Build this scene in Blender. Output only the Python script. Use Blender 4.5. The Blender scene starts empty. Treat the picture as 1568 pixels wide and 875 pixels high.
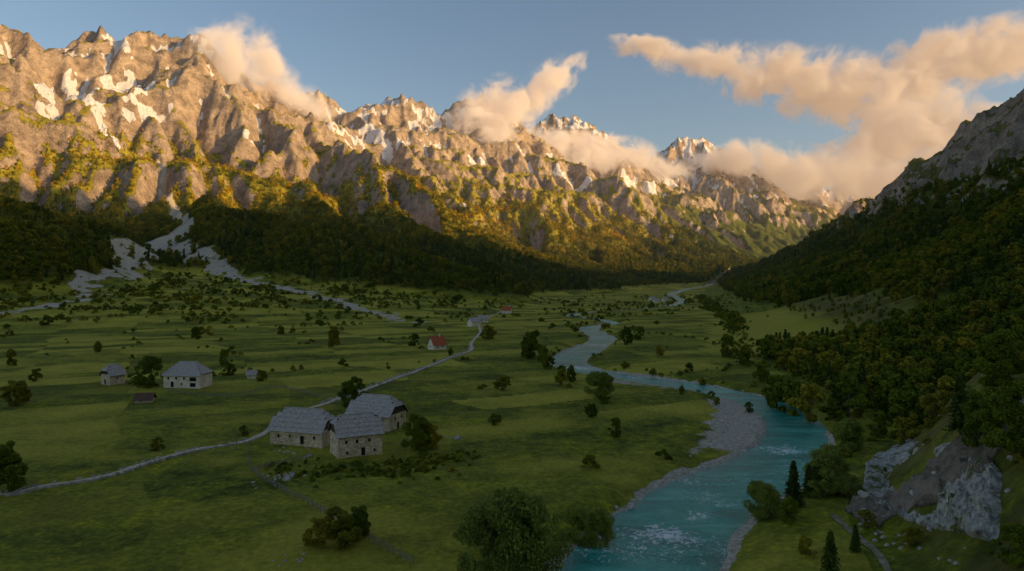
import bpy, math, random, time, bmesh
import numpy as np
from mathutils import Vector
random.seed(3); RS=np.random.RandomState(7)
sc=bpy.context.scene
sc.view_settings.view_transform='Standard'; sc.view_settings.look='None'; sc.view_settings.exposure=0
EYE=40.0; F=1060.0
# ------------------------------------------------------------------ noise
_p=RS.permutation(256); PERM=np.concatenate([_p,_p,_p]).astype(np.int32)
_a=RS.rand(256)*2*np.pi; GX=np.cos(_a).astype(np.float32); GY=np.sin(_a).astype(np.float32)
def perlin(x,y,s=0):
    x=np.asarray(x,np.float64)+s*13.37+1000; y=np.asarray(y,np.float64)+s*7.91+1000
    xi=np.floor(x); yi=np.floor(y); xf=(x-xi).astype(np.float32); yf=(y-yi).astype(np.float32)
    xi=xi.astype(np.int32)&255; yi=yi.astype(np.int32)&255
    a=PERM[xi]+yi; b=PERM[xi+1]+yi
    h00=PERM[a];h01=PERM[a+1];h10=PERM[b];h11=PERM[b+1]
    u=xf*xf*xf*(xf*(xf*6-15)+10); v=yf*yf*yf*(yf*(yf*6-15)+10)
    n00=GX[h00]*xf+GY[h00]*yf; n10=GX[h10]*(xf-1)+GY[h10]*yf
    n01=GX[h01]*xf+GY[h01]*(yf-1); n11=GX[h11]*(xf-1)+GY[h11]*(yf-1)
    return 1.5*((n00*(1-u)+n10*u)*(1-v)+(n01*(1-u)+n11*u)*v)
def fbm(x,y,o=4,s=0):
    r=0;a=.5;f=1.
    for i in range(o):
        r=r+a*perlin(x*f,y*f,s+i*3); a*=.5; f*=2.03
    return r
def ridged(x,y,o=5,s=0,g=.52):
    r=0;a=.5;f=1.;w=1.
    for i in range(o):
        n=1-np.abs(perlin(x*f,y*f,s+i*5)); n=n*n*w; w=np.clip(n*1.7,0,1); r=r+a*n; a*=g; f*=2.07
    return r
def ss(a,b,x):
    t=np.clip((x-a)/(b-a),0,1); return t*t*(3-2*t)
def W(px,py,d):
    return ((px-784)/F*d, d, EYE+(425-py)/F*d)
def segdist(x,y,P):
    D=np.full(x.shape,1e9); V=np.zeros(x.shape)
    for (x0,y0,v0),(x1,y1,v1) in zip(P[:-1],P[1:]):
        dx,dy=x1-x0,y1-y0; t=np.clip(((x-x0)*dx+(y-y0)*dy)/(dx*dx+dy*dy+1e-9),0,1)
        d=np.hypot(x-x0-t*dx,y-y0-t*dy); m=d<D; D=np.where(m,d,D); V=np.where(m,v0+t*(v1-v0),V)
    return D,V
RIDGES=[
 [(-700,-60,1700),(-450,-30,1900),(-200,-5,2200),(-40,14,2300),(0,28,2320),(45,84,2380),(95,100,2450),(130,104,2500),(162,46,2550),(190,86,2580),(213,56,2600),(255,118,2630),(288,60,2650),(330,112,2700),(400,126,2750)],
 [(0,18,2320),(-20,90,2000),(-60,160,1750)],[(162,50,2550),(140,115,2300)],[(213,62,2600),(225,125,2350),(240,170,2150)],
 [(400,124,2750),(440,170,2600),(480,205,2400),(560,240,2100),(640,285,1850),(700,330,1680),(760,366,1580),(850,405,1540),(940,432,1560)],
 [(400,124,2750),(450,168,3300),(485,134,3500),(535,184,3600),(575,152,3750),(605,140,3800),(645,172,3950),(700,158,4050),(730,164,4100)],
 [(730,162,4100),(800,235,3900),(880,258,3700),(960,296,3450),(1045,346,3300),(1090,385,3200),(1130,418,3150)],
 [(730,162,4100),(800,207,4800),(835,188,5000),(880,188,5100),(930,237,5300),(1000,264,5600),(1030,240,5700),(1052,216,5800),(1080,228,5900),(1140,254,6100),(1165,288,6200),(1230,300,6800),(1300,296,7200),(1330,308,7500),(1400,300,7800),(1520,330,8000)],
 [(1080,234,5900),(1150,290,5400),(1200,340,5000),(1240,375,4800),(1270,400,4600)],
 [(880,193,5100),(930,270,4600),(1000,300,4300),(1060,330,4100),(1100,360,4000)],
 [(-200,260,1600),(0,290,1450),(100,335,1300),(190,395,1150)],
 [(-60,270,1400),(-100,290,1150),(-40,325,980),(40,362,900),(100,388,900),(160,398,960)],
 [(-400,330,900),(-250,345,820),(-80,365,780),(10,382,780),(60,396,820)],
 [(288,60,2650),(300,190,2200),(330,260,1800),(330,330,1450),(340,355,1200),(400,368,1110),(480,385,1040),(570,403,980),(680,420,960),(770,433,980)],
 [(110,115,2350),(110,170,2150),(80,245,1850),(60,290,1600)],
 [(240,170,2150),(185,240,1950),(170,320,1600)],
 [(400,125,2750),(430,220,2300),(460,295,1750),(520,350,1350),(580,385,1150),(690,420,1080)],
 [(605,145,3800),(600,215,3300),(640,265,2800),(720,320,2400)],
 [(560,245,2100),(600,310,1700),(660,365,1350),(760,415,1200)],
 [(700,162,4050),(720,240,3500),(780,300,3000),(840,345,2600)],
]
SEGS=[]
for R in RIDGES:
    w=[W(*p) for p in R]
    SEGS+=list(zip(w[:-1],w[1:]))
RIVER=[(-60,-120,22),(-35,-40,22),(-12,20,22),(4,60,21),(11,82,20.5),(17.8,99,20.5),(22.9,110,20.7),(30.6,122,19.6),(38.1,133,19.4),(51.4,146,18.6),(63.5,162,15.8),(74.5,181.7,14.6),(80.5,198,14.6),(83.8,212,15),(84,228,16),(79,246,15),(70.7,262,14.5),(58,278,14),(43,293,14),(32.7,311,15),(27,340,16),(33,371,17),(50,424,17),(63,479,14),(60.5,530,14),(66,578,14),(91,618,13),(89,664,13),(68,718,13),(64,754,13),(88,809,13),(148,890,14),(220,989,15),(290,1171,16),(340,1484,18),(480,1900,20),(640,2250,22),(800,2560,24),(1100,2800,24),(1700,3100,24),(3000,3900,24)]
def smooth_poly(P,n=4):
    P=np.array(P,float); out=[]
    for i in range(len(P)-1):
        p0=P[max(i-1,0)];p1=P[i];p2=P[i+1];p3=P[min(i+2,len(P)-1)]
        for k in range(n):
            t=k/n; out.append(.5*((2*p1)+(-p0+p2)*t+(2*p0-5*p1+4*p2-p3)*t*t+(-p0+3*p1-3*p2+p3)*t**3))
    out.append(P[-1]); return [tuple(v) for v in out]
RIVS=smooth_poly(RIVER,2)
FY=[-2000,-200,0,60,80,110,140,170,212,283,404,565,700,942,1413,2000,2500,3000]
FX=[20,25,28,37,44,54,72,90,101,114,134,190,222,272,390,560,690,800]
EY=[-3000,0,300,600,800,1000,1100,1200,1400,1650,1900,2200,2500,2900]
EE=[900,960,960,930,910,825,700,590,540,480,420,330,165,0]  # unseen near part of the right crest is raised to shade the valley
BAR=[(41,155,2.5),(50,166,4.5),(61,182,7),(67,201,7),(70,216,6),(70,232,4)]
BAR2=[(38,272,4),(52,262,6),(62,254,4)]
OUT=[(57,118,2),(62,108,4),(72,101,5),(84,98,4)]
FANB=[[(-562,1100,17),(-510,930,15),(-455,760,11),(-413,640,8),(-420,520,5)],
      [(-562,1100,17),(-420,980,13),(-276,850,9),(-190,760,7),(-112,650,6),(-70,600,4)]]
GULLY=[];SNOWF=[]
def rise(y): return np.maximum(0,np.asarray(y)-1100)*0.011
# --------------------------------------------- stream-power erosion of the ranges
def erode(h,dx,steps,k,smax=1.9):
    ny,nx=h.shape; n=ny*nx; I=np.arange(n).reshape(ny,nx)
    offs=[(-1,-1),(-1,0),(-1,1),(0,-1),(0,1),(1,-1),(1,0),(1,1)]
    edge=np.zeros((ny,nx),bool); edge[[0,-1],:]=1; edge[:,[0,-1]]=1
    h=h.copy()
    for st in range(steps):
        best=np.zeros((ny,nx)); rec=I.copy(); dist=np.full((ny,nx),dx); mn=np.full((ny,nx),1e9)
        for dy,dx_ in offs:
            hs=np.roll(h,(-dy,-dx_),(0,1)); ds=dx*math.hypot(dy,dx_); s=(h-hs)/ds; mn=np.minimum(mn,hs); m=s>best
            best=np.where(m,s,best); rec=np.where(m,np.roll(I,(-dy,-dx_),(0,1)),rec); dist=np.where(m,ds,dist)
        rec[edge]=I[edge]
        pit=(rec==I)&(~edge)&(h>4); h[pit]=mn[pit]+1.0
        hf=h.ravel(); order=np.argsort(hf).tolist(); rl=rec.ravel().tolist(); A=[1.0]*n
        for i in reversed(order):
            r=rl[i]
            if r!=i: A[r]+=A[i]
        An=np.array(A); Fk=(k*np.sqrt(An)*dx/dist.ravel()).tolist(); hl=hf.tolist(); dl=(dist.ravel()*smax).tolist()
        for i in order:
            r=rl[i]
            if r!=i:
                hr=hl[r]; v=hl[i]
                if v>hr:
                    f=Fk[i]; v=(v+f*hr)/(1+f); q=hr+dl[i]
                    hl[i]=v if v<q else q
        h=np.array(hl).reshape(ny,nx)
    return h,np.log2(An).reshape(ny,nx)
def blur(a,n=1):
    for _ in range(n):
        p=np.pad(a,1,'edge'); a=(p[1:-1,1:-1]*4+(p[:-2,1:-1]+p[2:,1:-1]+p[1:-1,:-2]+p[1:-1,2:])*2+p[:-2,:-2]+p[2:,2:]+p[:-2,2:]+p[2:,:-2])/16
    return a
class Grid:
    def __init__(s,x0,y0,dx,arrs): s.x0,s.y0,s.dx=x0,y0,dx; s.a=arrs; s.ny,s.nx=arrs[0].shape
    def get(s,x,y):
        fx=(x-s.x0)/s.dx; fy=(y-s.y0)/s.dx; ok=(fx>1)&(fx<s.nx-2.6)&(fy>1)&(fy<s.ny-2.6)
        outs=[np.zeros(x.shape) for _ in s.a]; id_=np.where(ok)
        if len(id_[0]):
            gx=fx[id_];gy=fy[id_]; ix=np.round(gx).astype(int); iy=np.round(gy).astype(int); u=gx-ix; v=gy-iy
            wx=[.5*(.5-u)**2,.75-u*u,.5*(.5+u)**2]; wy=[.5*(.5-v)**2,.75-v*v,.5*(.5+v)**2]
            for o,a in zip(outs,s.a):
                r=0
                for j in range(3):
                    for i in range(3): r=r+a[iy+j-1,ix+i-1]*wx[i]*wy[j]
                o[id_]=r
        return outs
def left_base(x,y):
    wf=ss(900,1500,y)*.75+.25
    wx=x+wf*(55*fbm(x/420,y/420,4,6)+14*fbm(x/90,y/90,3,7)); wy=y+wf*(55*fbm(x/420,y/420,4,9)+14*fbm(x/90,y/90,3,10))
    h=np.zeros(x.shape)
    for (a,b) in SEGS:
        dx,dy=b[0]-a[0],b[1]-a[1]; t=np.clip(((wx-a[0])*dx+(wy-a[1])*dy)/(dx*dx+dy*dy+1e-9),0,1)
        d=np.hypot(wx-a[0]-t*dx,wy-a[1]-t*dy); zr=a[2]+t*(b[2]-a[2])
        h=np.maximum(h,zr*np.clip(1-d/(zr*1.95),0,1)**1.55)
    amp=np.clip(.36*h,0,160)
    rg=ridged(wx/460,wy/460,6,20,.45)
    h2=h+amp*(rg-.42)*ss(60,160,h)+np.clip(h*.15,0,22)*fbm(x/70,y/70,4,33)
    st=105.; q=(h2+45*fbm(x/260,y/260,4,70))/st; fq=q-np.floor(q); h2=h2+ss(150,420,h)*(1-.4*ss(600,850,h))*.6*st*(ss(.38,.62,fq)-fq)
    h2=h2+ss(500,800,h)*100*(ridged(x/140,y/140,4,37)-.45)
    return np.maximum(h2,0)*ss(0,10,h)
DXL=9.0; gx=np.arange(-3300,2600,DXL); gy=np.arange(560,6300,DXL); GXX,GYY=np.meshgrid(gx,gy)
vis=(np.abs(GXX)<GYY*.95+700)
h0=left_base(GXX,GYY)*vis; hE,aE=erode(h0,DXL,15,.075,2.3)
kp=1-ss(60,130,h0); hE=hE*(1-.7*kp)+h0*.7*kp
hE=blur(hE,1); con=hE-blur(hE,14)
GL=Grid(gx[0],gy[0],DXL,[hE,aE,con])
a_,b_=np.meshgrid(np.arange(-2500,6500,24.),np.arange(5900,9500,24.))
h0f=left_base(a_,b_); hF,aF=erode(h0f,24.,10,.08); GFar=Grid(-2500,5900,24.,[hF,aF,hF*0])
def right_base(x,y):
    e=x-np.interp(y,FY,FX)+14*fbm(x/90,y/90,3,12)*ss(60,200,y)
    E=np.interp(y,EY,EE); ep=np.clip(e,0,None); ec=np.minimum(ep,E)
    hR=ec*(.18+.0008*ec)-np.clip(ep-E,0,None)*.55
    return np.maximum(np.where(E>0,hR,0),0),e
gx3=np.arange(0,1700,9.); gy3=np.arange(-300,3000,9.); A3,B3=np.meshgrid(gx3,gy3); hr0,_=right_base(A3,B3)
rr=ss(90,240,hr0); hr1=hr0+np.clip(.22*hr0,0,45)*(ridged(A3/260+3,B3/260,5,80,.5)-.45)*1.6+np.clip(hr0*.12,0,12)*fbm(A3/60,B3/60,3,82)+rr*62*(ridged(A3/110,B3/110,4,87)-.36)
q=(hr1+20*fbm(A3/120,B3/120,3,83))/60; fq=q-np.floor(q); hr1=hr1+rr*.75*60*(ss(.38,.62,fq)-fq); hr1=np.maximum(hr1,0)
hRe,aR=erode(hr1,9.,12,.045,2.3); hRe=blur(hRe,1); wR=ss(180,330,B3); hRe=hRe*wR+hr0*(1-wR)
GR=Grid(gx3[0],gy3[0],9.,[hRe,aR*wR])
RX=[p[0] for p in RIVER]; RY=[p[1] for p in RIVER]
def terrain(x,y,full=True):
    x=np.asarray(x,float); y=np.asarray(y,float); ex={}
    D=np.full(x.shape,400.); wd=np.full(x.shape,10.)
    nr=np.where(np.abs(x-np.interp(y,RY,RX))<260)
    if len(nr[0]): D[nr],wd[nr]=segdist(x[nr],y[nr],RIVS)
    ex['rd']=D-wd/2
    fl=.75*fbm(x/70,y/70,3,1)+.35*fbm(x/14,y/14,3,2)+rise(y)
    rf=np.hypot(x+564,y-1100); fan=np.clip(64-.1*rf,0,70); fan=fan*(y>0)
    ex['fan']=ss(0,12,fan+4*fbm(x/60,y/60,2,4)); fl=fl+fan+ex['fan']*2.2*fbm(x/35,y/35,3,5)
    hm,ar,con=GL.get(x,y); h2,a2,_=GFar.get(x,y); far=ss(5950,6150,y); hm=hm*(1-far)+h2*far; ar=np.where(y>6100,a2,ar)
    hR,aRr=GR.get(x,y); hr0,e=right_base(x,y); out=(y<-270)|(y>2960)|(x>1670); hR=np.where(out,hr0,hR)
    ex['e']=e; ex['hm']=hm;ex['hR']=hR;ex['ar']=ar;ex['con']=con; ex['arR']=aRr
    mw=ss(45,75,y)*(1-ss(150,190,y)); ex['mw']=mw
    mound=mw*15*ss(2,26,e)*(1+.25*fbm(x/20,y/20,3,14))+mw*ss(2,10,e)*.9*fbm(x/5,y/5,3,15)
    fine=ridged(x/52,y/52,5,60); ex['fine']=fine
    hz=ss(120,380,hm)+ss(110,220,hR)*(hm<hR)
    z=fl+hm+hR+mound+hz*22*(fine-.45)+ss(10,60,np.maximum(hm,hR))*3*fbm(x/22,y/22,3,61)
    og,ow=segdist(x,y,OUT); oc=(1-ss(-1.5,1.5,og-ow+9*fbm(x/8,y/8,4,90)))*(y<150)*(y>60); ex['oc']=oc
    z=z+oc*(.6+2.0*ridged(x/7,y/11,4,92)+1.5*ridged(x/2.6,y/2.6,3,93))
    b1,r1=segdist(x,y,BAR); b2,r2=segdist(x,y,BAR2)
    bar=np.maximum(1-ss(-3,5,b1-r1+6*fbm(x/10,y/10,3,95)),1-ss(-2,4,b2-r2)); ex['bar']=bar
    wl=-2.0+rise(y)
    z=z*(1-bar)+bar*(wl+.6+.6*fbm(x/6,y/6,3,97))
    q=ex['rd']+1.6*fbm(x/9,y/9,2,98); kb=ss(-5.,8.5,q)
    kb=np.maximum(kb,bar*ss(-1.5,1.5,q))
    z=z*kb+(1-kb)*(wl-1.1)
    if full:
        gl=np.zeros(x.shape); id_=np.where((x<50)&(y>420)&(y<2500))
        if len(id_[0]):
            X=x[id_];Y=y[id_]; g,gw=segdist(X+10*fbm(X/60,Y/60,3,98),Y,GULLY); v=1-ss(-3,6,g-gw+9*fbm(X/25,Y/25,3,99))
            for i,Bp in enumerate(FANB):
                g,gw=segdist(X+34*fbm(X/90,Y/90,3,101),Y,Bp); v=np.maximum(v,(1-ss(-4,8,g-gw+26*fbm(X/30,Y/30,4,103+i)))*ss(-.35,.05,fbm(X/13,Y/13,4,108)+.06))
            gl[id_]=v
        ex['gl']=gl
        sf=np.zeros(x.shape); id_=np.where((ex['hm']>200))
        if len(id_[0]) and SNOWF:
            X=x[id_];Y=y[id_]; v=np.zeros(X.shape); nn=1.3*fbm(X/70,Y/70,5,140)
            for P_ in SNOWF:
                g,gw=segdist(X,Y,P_); v=np.maximum(v,1-ss(.45,.9,g/gw+nn))
            sf[id_]=v
        ex['sf']=sf
    return z,ex
_dl=np.exp(np.linspace(math.log(55),math.log(6500),1500))
def site(px,py):
    X=(px-784)/F*_dl; zr=EYE-(py-425)/F*_dl
    z,_=terrain(X,_dl,False); k=np.where(z>=zr)[0]; k=k[0] if len(k) else 700
    return float(X[k]),float(_dl[k]),float(z[k])
for pl in [[(62,128,45),(110,135,70),(150,160,55)],[(165,135,40),(200,130,50),(225,165,40)],[(60,165,28),(80,180,22)],[(150,175,24),(180,225,12)],[(200,175,30),(255,178,20)],[(300,80,30),(320,84,30)],[(510,195,50),(560,205,60),(610,225,45)],[(630,178,45),(690,185,45)],[(850,265,32),(900,278,24)],[(380,210,18),(410,222,14)],[(720,245,30),(740,245,24)],[(960,275,50),(1000,290,50)],[(1010,272,70),(1030,285,50)],[(170,62,30),(195,85,30)],[(700,320,14),(760,355,14),(820,378,12)]]:
    SNOWF.append([site(a,b)[:2]+(r,) for a,b,r in pl])
GULLY+=[site(a,b)[:2]+(r,) for a,b,r in [(243,245,7),(250,275,9),(247,300,9),(268,325,9),(288,345,9),(270,362,11),(240,382,15)]]+[(-562,1100,18)]
def classify(x,y,z,nz,ex):
    hill=ss(5,15,np.maximum(ex['hm'],ex['hR']))
    left=ex['hm']>ex['hR']
    n=fbm(x/130,y/130,4,110); n2=fbm(x/40,y/40,4,114)
    tl=np.where(left,415.+150*n+90*n2-np.clip(ex['con'],-40,40)*2.0,150.+50*n+40*n2)
    low=1-ss(-40,90,z-tl)
    steep=1-ss(.47,.61,nz+.16*n2+.10*n)
    steep=np.maximum(steep*ss(100,240,z),steep*(nz<.45))
    forest=hill*low*(1-steep*.9)
    field=ss(330,380,y)*(1-ss(680,760,y))*(1-ss(95,125,ex['e']+25*n2))*(ex['hR']>0)
    forest=forest*(1-field)
    forest=np.maximum(forest,(ex['e']>4)*ss(150,185,y)*(1-ss(330,380,y)))
    steep2=1-ss(.58,.72,nz+.16*n2)
    rock=hill*np.clip(np.where(z>tl,steep2,steep)*1.15+ss(120,420,z-tl)*ss(-.3,.3,.12+n2+(.8-nz)*2),0,1)
    rock=np.clip(rock*(1-.6*forest),0,1); rock=np.maximum(rock,ex['oc'])
    brown=hill*(1-forest)*(1-rock)
    s=-ex['con']/22.+1.0*n+.5*n2+(z-790)/380
    snow=left*ss(.08,.22,s)*ss(.46,.60,nz)*ss(450,580,z)
    snow=np.maximum(snow,left*ss(5.2,6.2,ex['ar']+1.5*n)*ss(380,500,z)*.9*(ex['con']<-6))
    snow=np.maximum(snow,ex['sf']*ss(.35,.5,nz))
    gr=np.maximum(ex['bar']*ss(-.6,.05,.05+n2*1.8),1-ss(.5,3.0,ex['rd']+1.5*n2*3))
    gr=np.maximum(gr,ex['gl'])
    gr=np.maximum(gr,left*ss(6.6,7.6,ex['ar']+1.2*n2)*ss(120,200,z)*(1-ss(420,560,z))*.95)
    return rock,snow,gr,forest*(1-gr),field,brown
# ------------------------------------------------------------------ helpers
def link(o,col=None): (col or sc.collection).objects.link(o); return o
def N(nt,t,**k):
    n=nt.nodes.new(t)
    for a,b in k.items(): setattr(n,a,b)
    return n
def mat(name,rough=.85,spec=.3):
    m=bpy.data.materials.new(name); m.use_nodes=True; nt=m.node_tree; b=nt.nodes['Principled BSDF']
    b.inputs['Roughness'].default_value=rough; b.inputs['Specular IOR Level'].default_value=spec
    return m,nt,b
def ramp(nt,fac,stops):
    r=nt.nodes.new('ShaderNodeValToRGB'); cr=r.color_ramp
    while len(cr.elements)<len(stops): cr.elements.new(.5)
    for el,(p,c) in zip(cr.elements,stops):
        el.position=p; el.color=(*c,1) if len(c)==3 else c
    nt.links.new(fac,r.inputs[0]); return r.outputs[0]
def noise(nt,vec,scale,detail=5,rough=.55,dist=0):
    n=nt.nodes.new('ShaderNodeTexNoise'); n.inputs['Scale'].default_value=scale; n.inputs['Detail'].default_value=detail
    n.inputs['Roughness'].default_value=rough; n.inputs['Distortion'].default_value=dist
    nt.links.new(vec,n.inputs['Vector']); return n.outputs[0]
def mixc(nt,f,a,b,mode='MIX'):
    n=nt.nodes.new('ShaderNodeMix'); n.data_type='RGBA'; n.blend_type=mode
    for i,v in ((0,f),(6,a),(7,b)):
        if isinstance(v,bpy.types.NodeSocket): nt.links.new(v,n.inputs[i])
        else: n.inputs[i].default_value=v if i==0 else (*v,1)
    return n.outputs[2]
def math_(nt,op,a,b=0.,c=None,clamp=False):
    n=nt.nodes.new('ShaderNodeMath'); n.operation=op; n.use_clamp=clamp
    for i,v in enumerate((a,b) if c is None else (a,b,c)):
        if isinstance(v,bpy.types.NodeSocket): nt.links.new(v,n.inputs[i])
        else: n.inputs[i].default_value=v
    return n.outputs[0]
def bump(nt,b,h,dist=1.,strength=1.):
    n=nt.nodes.new('ShaderNodeBump'); n.inputs['Distance'].default_value=dist; n.inputs['Strength'].default_value=strength
    nt.links.new(h,n.inputs['Height']); nt.links.new(n.outputs[0],b.inputs['Normal'])
def pos(nt): return nt.nodes.new('ShaderNodeNewGeometry').outputs['Position']
def simple(name,c0,c1,scale=2.,rough=.9,bd=0,obj=True,detail=6):
    m,nt,b=mat(name,rough,.2); P=nt.nodes.new('ShaderNodeTexCoord').outputs['Object'] if obj else pos(nt)
    n=noise(nt,P,scale,detail,.6); nt.links.new(ramp(nt,n,[(.3,c0),(.7,c1)]),b.inputs['Base Color'])
    if bd: bump(nt,b,n,bd)
    return m
def rockcol(nt,P):
    ro=ramp(nt,noise(nt,P,.03,12,.7,.5),[(.30,(.16,.125,.095)),(.45,(.38,.295,.215)),(.58,(.56,.44,.32)),(.72,(.74,.59,.43))])
    return mixc(nt,1.,ro,ramp(nt,noise(nt,P,.45,8,.7,.3),[(.34,(.45,.44,.43)),(.5,(.95,.95,.95)),(.68,(1.35,1.33,1.3))]),'MULTIPLY')
def altitude(nt,P,a,b):  # upper left slopes, where the low sun's gold is painted into plant colours
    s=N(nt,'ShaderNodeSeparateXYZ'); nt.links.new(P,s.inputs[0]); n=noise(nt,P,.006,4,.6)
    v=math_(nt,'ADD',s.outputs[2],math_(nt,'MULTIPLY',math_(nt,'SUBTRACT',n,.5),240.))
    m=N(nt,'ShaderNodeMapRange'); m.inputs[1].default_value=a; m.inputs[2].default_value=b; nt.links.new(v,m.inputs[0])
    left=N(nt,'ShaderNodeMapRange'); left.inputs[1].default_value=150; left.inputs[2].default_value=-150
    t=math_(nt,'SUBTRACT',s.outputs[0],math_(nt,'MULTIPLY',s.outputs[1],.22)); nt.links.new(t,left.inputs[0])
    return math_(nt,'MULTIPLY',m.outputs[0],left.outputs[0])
# ------------------------------------------------------------------ terrain mesh
def build_terrain():
    th=np.concatenate([np.radians(np.linspace(-44,44,1120)),np.radians(np.linspace(44,316,110)[1:-1])])
    r=[14.]
    while r[-1]<14000:
        k=.0080 if r[-1]<480 else (.0034 if r[-1]<4300 else .0055)
        r.append(r[-1]*(1+k))
    r=np.array(r); nr,nt_=len(r),len(th)
    T,Rr=np.meshgrid(th,r); X=(Rr*np.sin(T)).ravel(); Y=(Rr*np.cos(T)-40).ravel()
    z,ex=terrain(X,Y)
    co=np.column_stack([X,Y,z]).astype(np.float32)
    i=np.arange(nr-1)[:,None]*nt_; j=np.arange(nt_)[None,:]; j2=(j+1)%nt_
    q=np.stack([i+j,i+nt_+j,i+nt_+j2,i+j2],-1).reshape(-1,4)
    n0=len(co); zc,_=terrain(np.array([0.]),np.array([-40.]))
    co=np.vstack([co,[[0,-40,zc[0]]]]).astype(np.float32)
    tri=np.stack([np.full(nt_,n0),np.arange(nt_),(np.arange(nt_)+1)%nt_],-1)
    me=bpy.data.meshes.new('terrain'); me.vertices.add(len(co)); me.vertices.foreach_set('co',co.ravel())
    nl=len(q)*4+len(tri)*3; me.loops.add(nl); me.loops.foreach_set('vertex_index',np.concatenate([q.ravel(),tri.ravel()]).astype(np.int32))
    me.polygons.add(len(q)+len(tri)); ls=np.concatenate([np.arange(len(q))*4,len(q)*4+np.arange(len(tri))*3]).astype(np.int32)
    me.polygons.foreach_set('loop_start',ls)
    me.update(calc_edges=True)
    nr_=np.zeros(len(co)*3,np.float32); me.vertex_normals.foreach_get('vector',nr_); nz=np.abs(nr_.reshape(-1,3)[:-1,2])
    rock,snow,gr,forest,field,brown=classify(X,Y,z,nz,ex)
    brown=np.maximum(brown,ex['mw']*ss(2,9,ex['e'])*(.35+.8*ss(-.1,.3,fbm(X/9,Y/9,4,133))))
    yel=field*.8
    ca,sa=math.cos(.5),math.sin(.5); u=(X*ca+Y*sa); v=(-X*sa+Y*ca)
    cu=np.floor(u/46+.3*fbm(X/60,Y/60,2,120)).astype(int)&255; cv=np.floor(v/17+.3*fbm(X/60,Y/60,2,121)).astype(int)&255
    cell=PERM[PERM[cu]+cv]/255.
    ml=(ex['e']<0); brk=.6+.9*np.clip(fbm(X/18,Y/18,4,135)+.3,0,1)
    yel=np.maximum(yel,np.clip((cell-.42)*2.2,0,1)*ss(170,220,Y)*ml*brk)
    yel=np.maximum(yel,(.35*np.clip((cell-.3)*1.4,0,1)+.6*ss(.0,.35,fbm(X/45,Y/30,5,130)))*ml)
    dk=np.clip((.35-cell)*2.4,0,1)*ss(170,220,Y)*ml*.55
    A=np.zeros((len(co),4),np.float32); A[:-1]=np.column_stack([rock,snow,gr,np.ones_like(z)])
    B=np.zeros((len(co),4),np.float32); B[:-1]=np.column_stack([np.maximum(forest,dk),yel,brown,np.ones_like(z)])
    for nme,arr in (('mA',A),('mB',B)):
        at=me.attributes.new(nme,'FLOAT_COLOR','POINT'); at.data.foreach_set('color',arr.ravel())
    me.polygons.foreach_set('use_smooth',np.ones(len(me.polygons),bool))
    link(bpy.data.objects.new('terrain',me))
    m,nt,b=mat('terrain_ground',.95,.15); P=pos(nt)
    aA=N(nt,'ShaderNodeAttribute',attribute_name='mA'); aB=N(nt,'ShaderNodeAttribute',attribute_name='mB')
    sA=N(nt,'ShaderNodeSeparateColor'); sB=N(nt,'ShaderNodeSeparateColor')
    nt.links.new(aA.outputs['Color'],sA.inputs[0]); nt.links.new(aB.outputs['Color'],sB.inputs[0])
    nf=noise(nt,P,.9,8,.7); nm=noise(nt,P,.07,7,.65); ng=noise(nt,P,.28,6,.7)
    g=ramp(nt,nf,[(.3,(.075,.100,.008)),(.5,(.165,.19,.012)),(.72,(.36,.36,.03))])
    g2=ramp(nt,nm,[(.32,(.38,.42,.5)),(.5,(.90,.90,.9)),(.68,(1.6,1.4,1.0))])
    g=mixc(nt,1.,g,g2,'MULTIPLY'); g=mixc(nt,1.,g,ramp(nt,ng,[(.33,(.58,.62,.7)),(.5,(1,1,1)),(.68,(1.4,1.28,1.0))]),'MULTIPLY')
    yc=ramp(nt,nf,[(.3,(.27,.26,.02)),(.7,(.58,.48,.06))])
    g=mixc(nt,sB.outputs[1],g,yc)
    sun_tint=altitude(nt,P,90,260)  # sunlit gold painted into the forest floor and brown scrub colours
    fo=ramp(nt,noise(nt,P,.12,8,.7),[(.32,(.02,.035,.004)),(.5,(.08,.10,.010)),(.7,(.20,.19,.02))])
    fo=mixc(nt,sun_tint,fo,ramp(nt,noise(nt,P,.1,8,.7),[(.32,(.10,.10,.010)),(.5,(.32,.28,.025)),(.7,(.54,.42,.04))]))
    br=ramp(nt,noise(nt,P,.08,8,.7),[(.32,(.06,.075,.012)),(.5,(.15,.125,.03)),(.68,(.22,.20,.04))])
    br=mixc(nt,sun_tint,br,ramp(nt,noise(nt,P,.05,8,.7),[(.32,(.12,.13,.015)),(.5,(.32,.26,.035)),(.68,(.46,.34,.05))]))
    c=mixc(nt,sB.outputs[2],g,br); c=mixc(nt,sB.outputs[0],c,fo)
    rk=math_(nt,'ADD',sA.outputs[0],math_(nt,'MULTIPLY',math_(nt,'SUBTRACT',noise(nt,P,.09,9,.72),.5),1.4)); rk=ramp(nt,rk,[(.40,(0,0,0)),(.56,(1,1,1))])
    c=mixc(nt,rk,c,rockcol(nt,P))
    gv=ramp(nt,noise(nt,P,1.3,8,.8),[(.34,(.19,.165,.11)),(.5,(.46,.40,.30)),(.64,(.82,.74,.60))])
    gm=math_(nt,'ADD',sA.outputs[2],math_(nt,'MULTIPLY',math_(nt,'SUBTRACT',noise(nt,P,.2,7,.75),.5),1.6)); gm=ramp(nt,gm,[(.44,(0,0,0)),(.58,(1,1,1))])
    c=mixc(nt,gm,c,gv)
    sn=math_(nt,'ADD',sA.outputs[1],math_(nt,'MULTIPLY',math_(nt,'SUBTRACT',noise(nt,P,.03,8,.65),.5),1.1)); sn=ramp(nt,sn,[(.46,(0,0,0)),(.54,(1,1,1))])
    c=mixc(nt,sn,c,(.85,.83,.82))
    nt.links.new(c,b.inputs['Base Color'])
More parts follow.
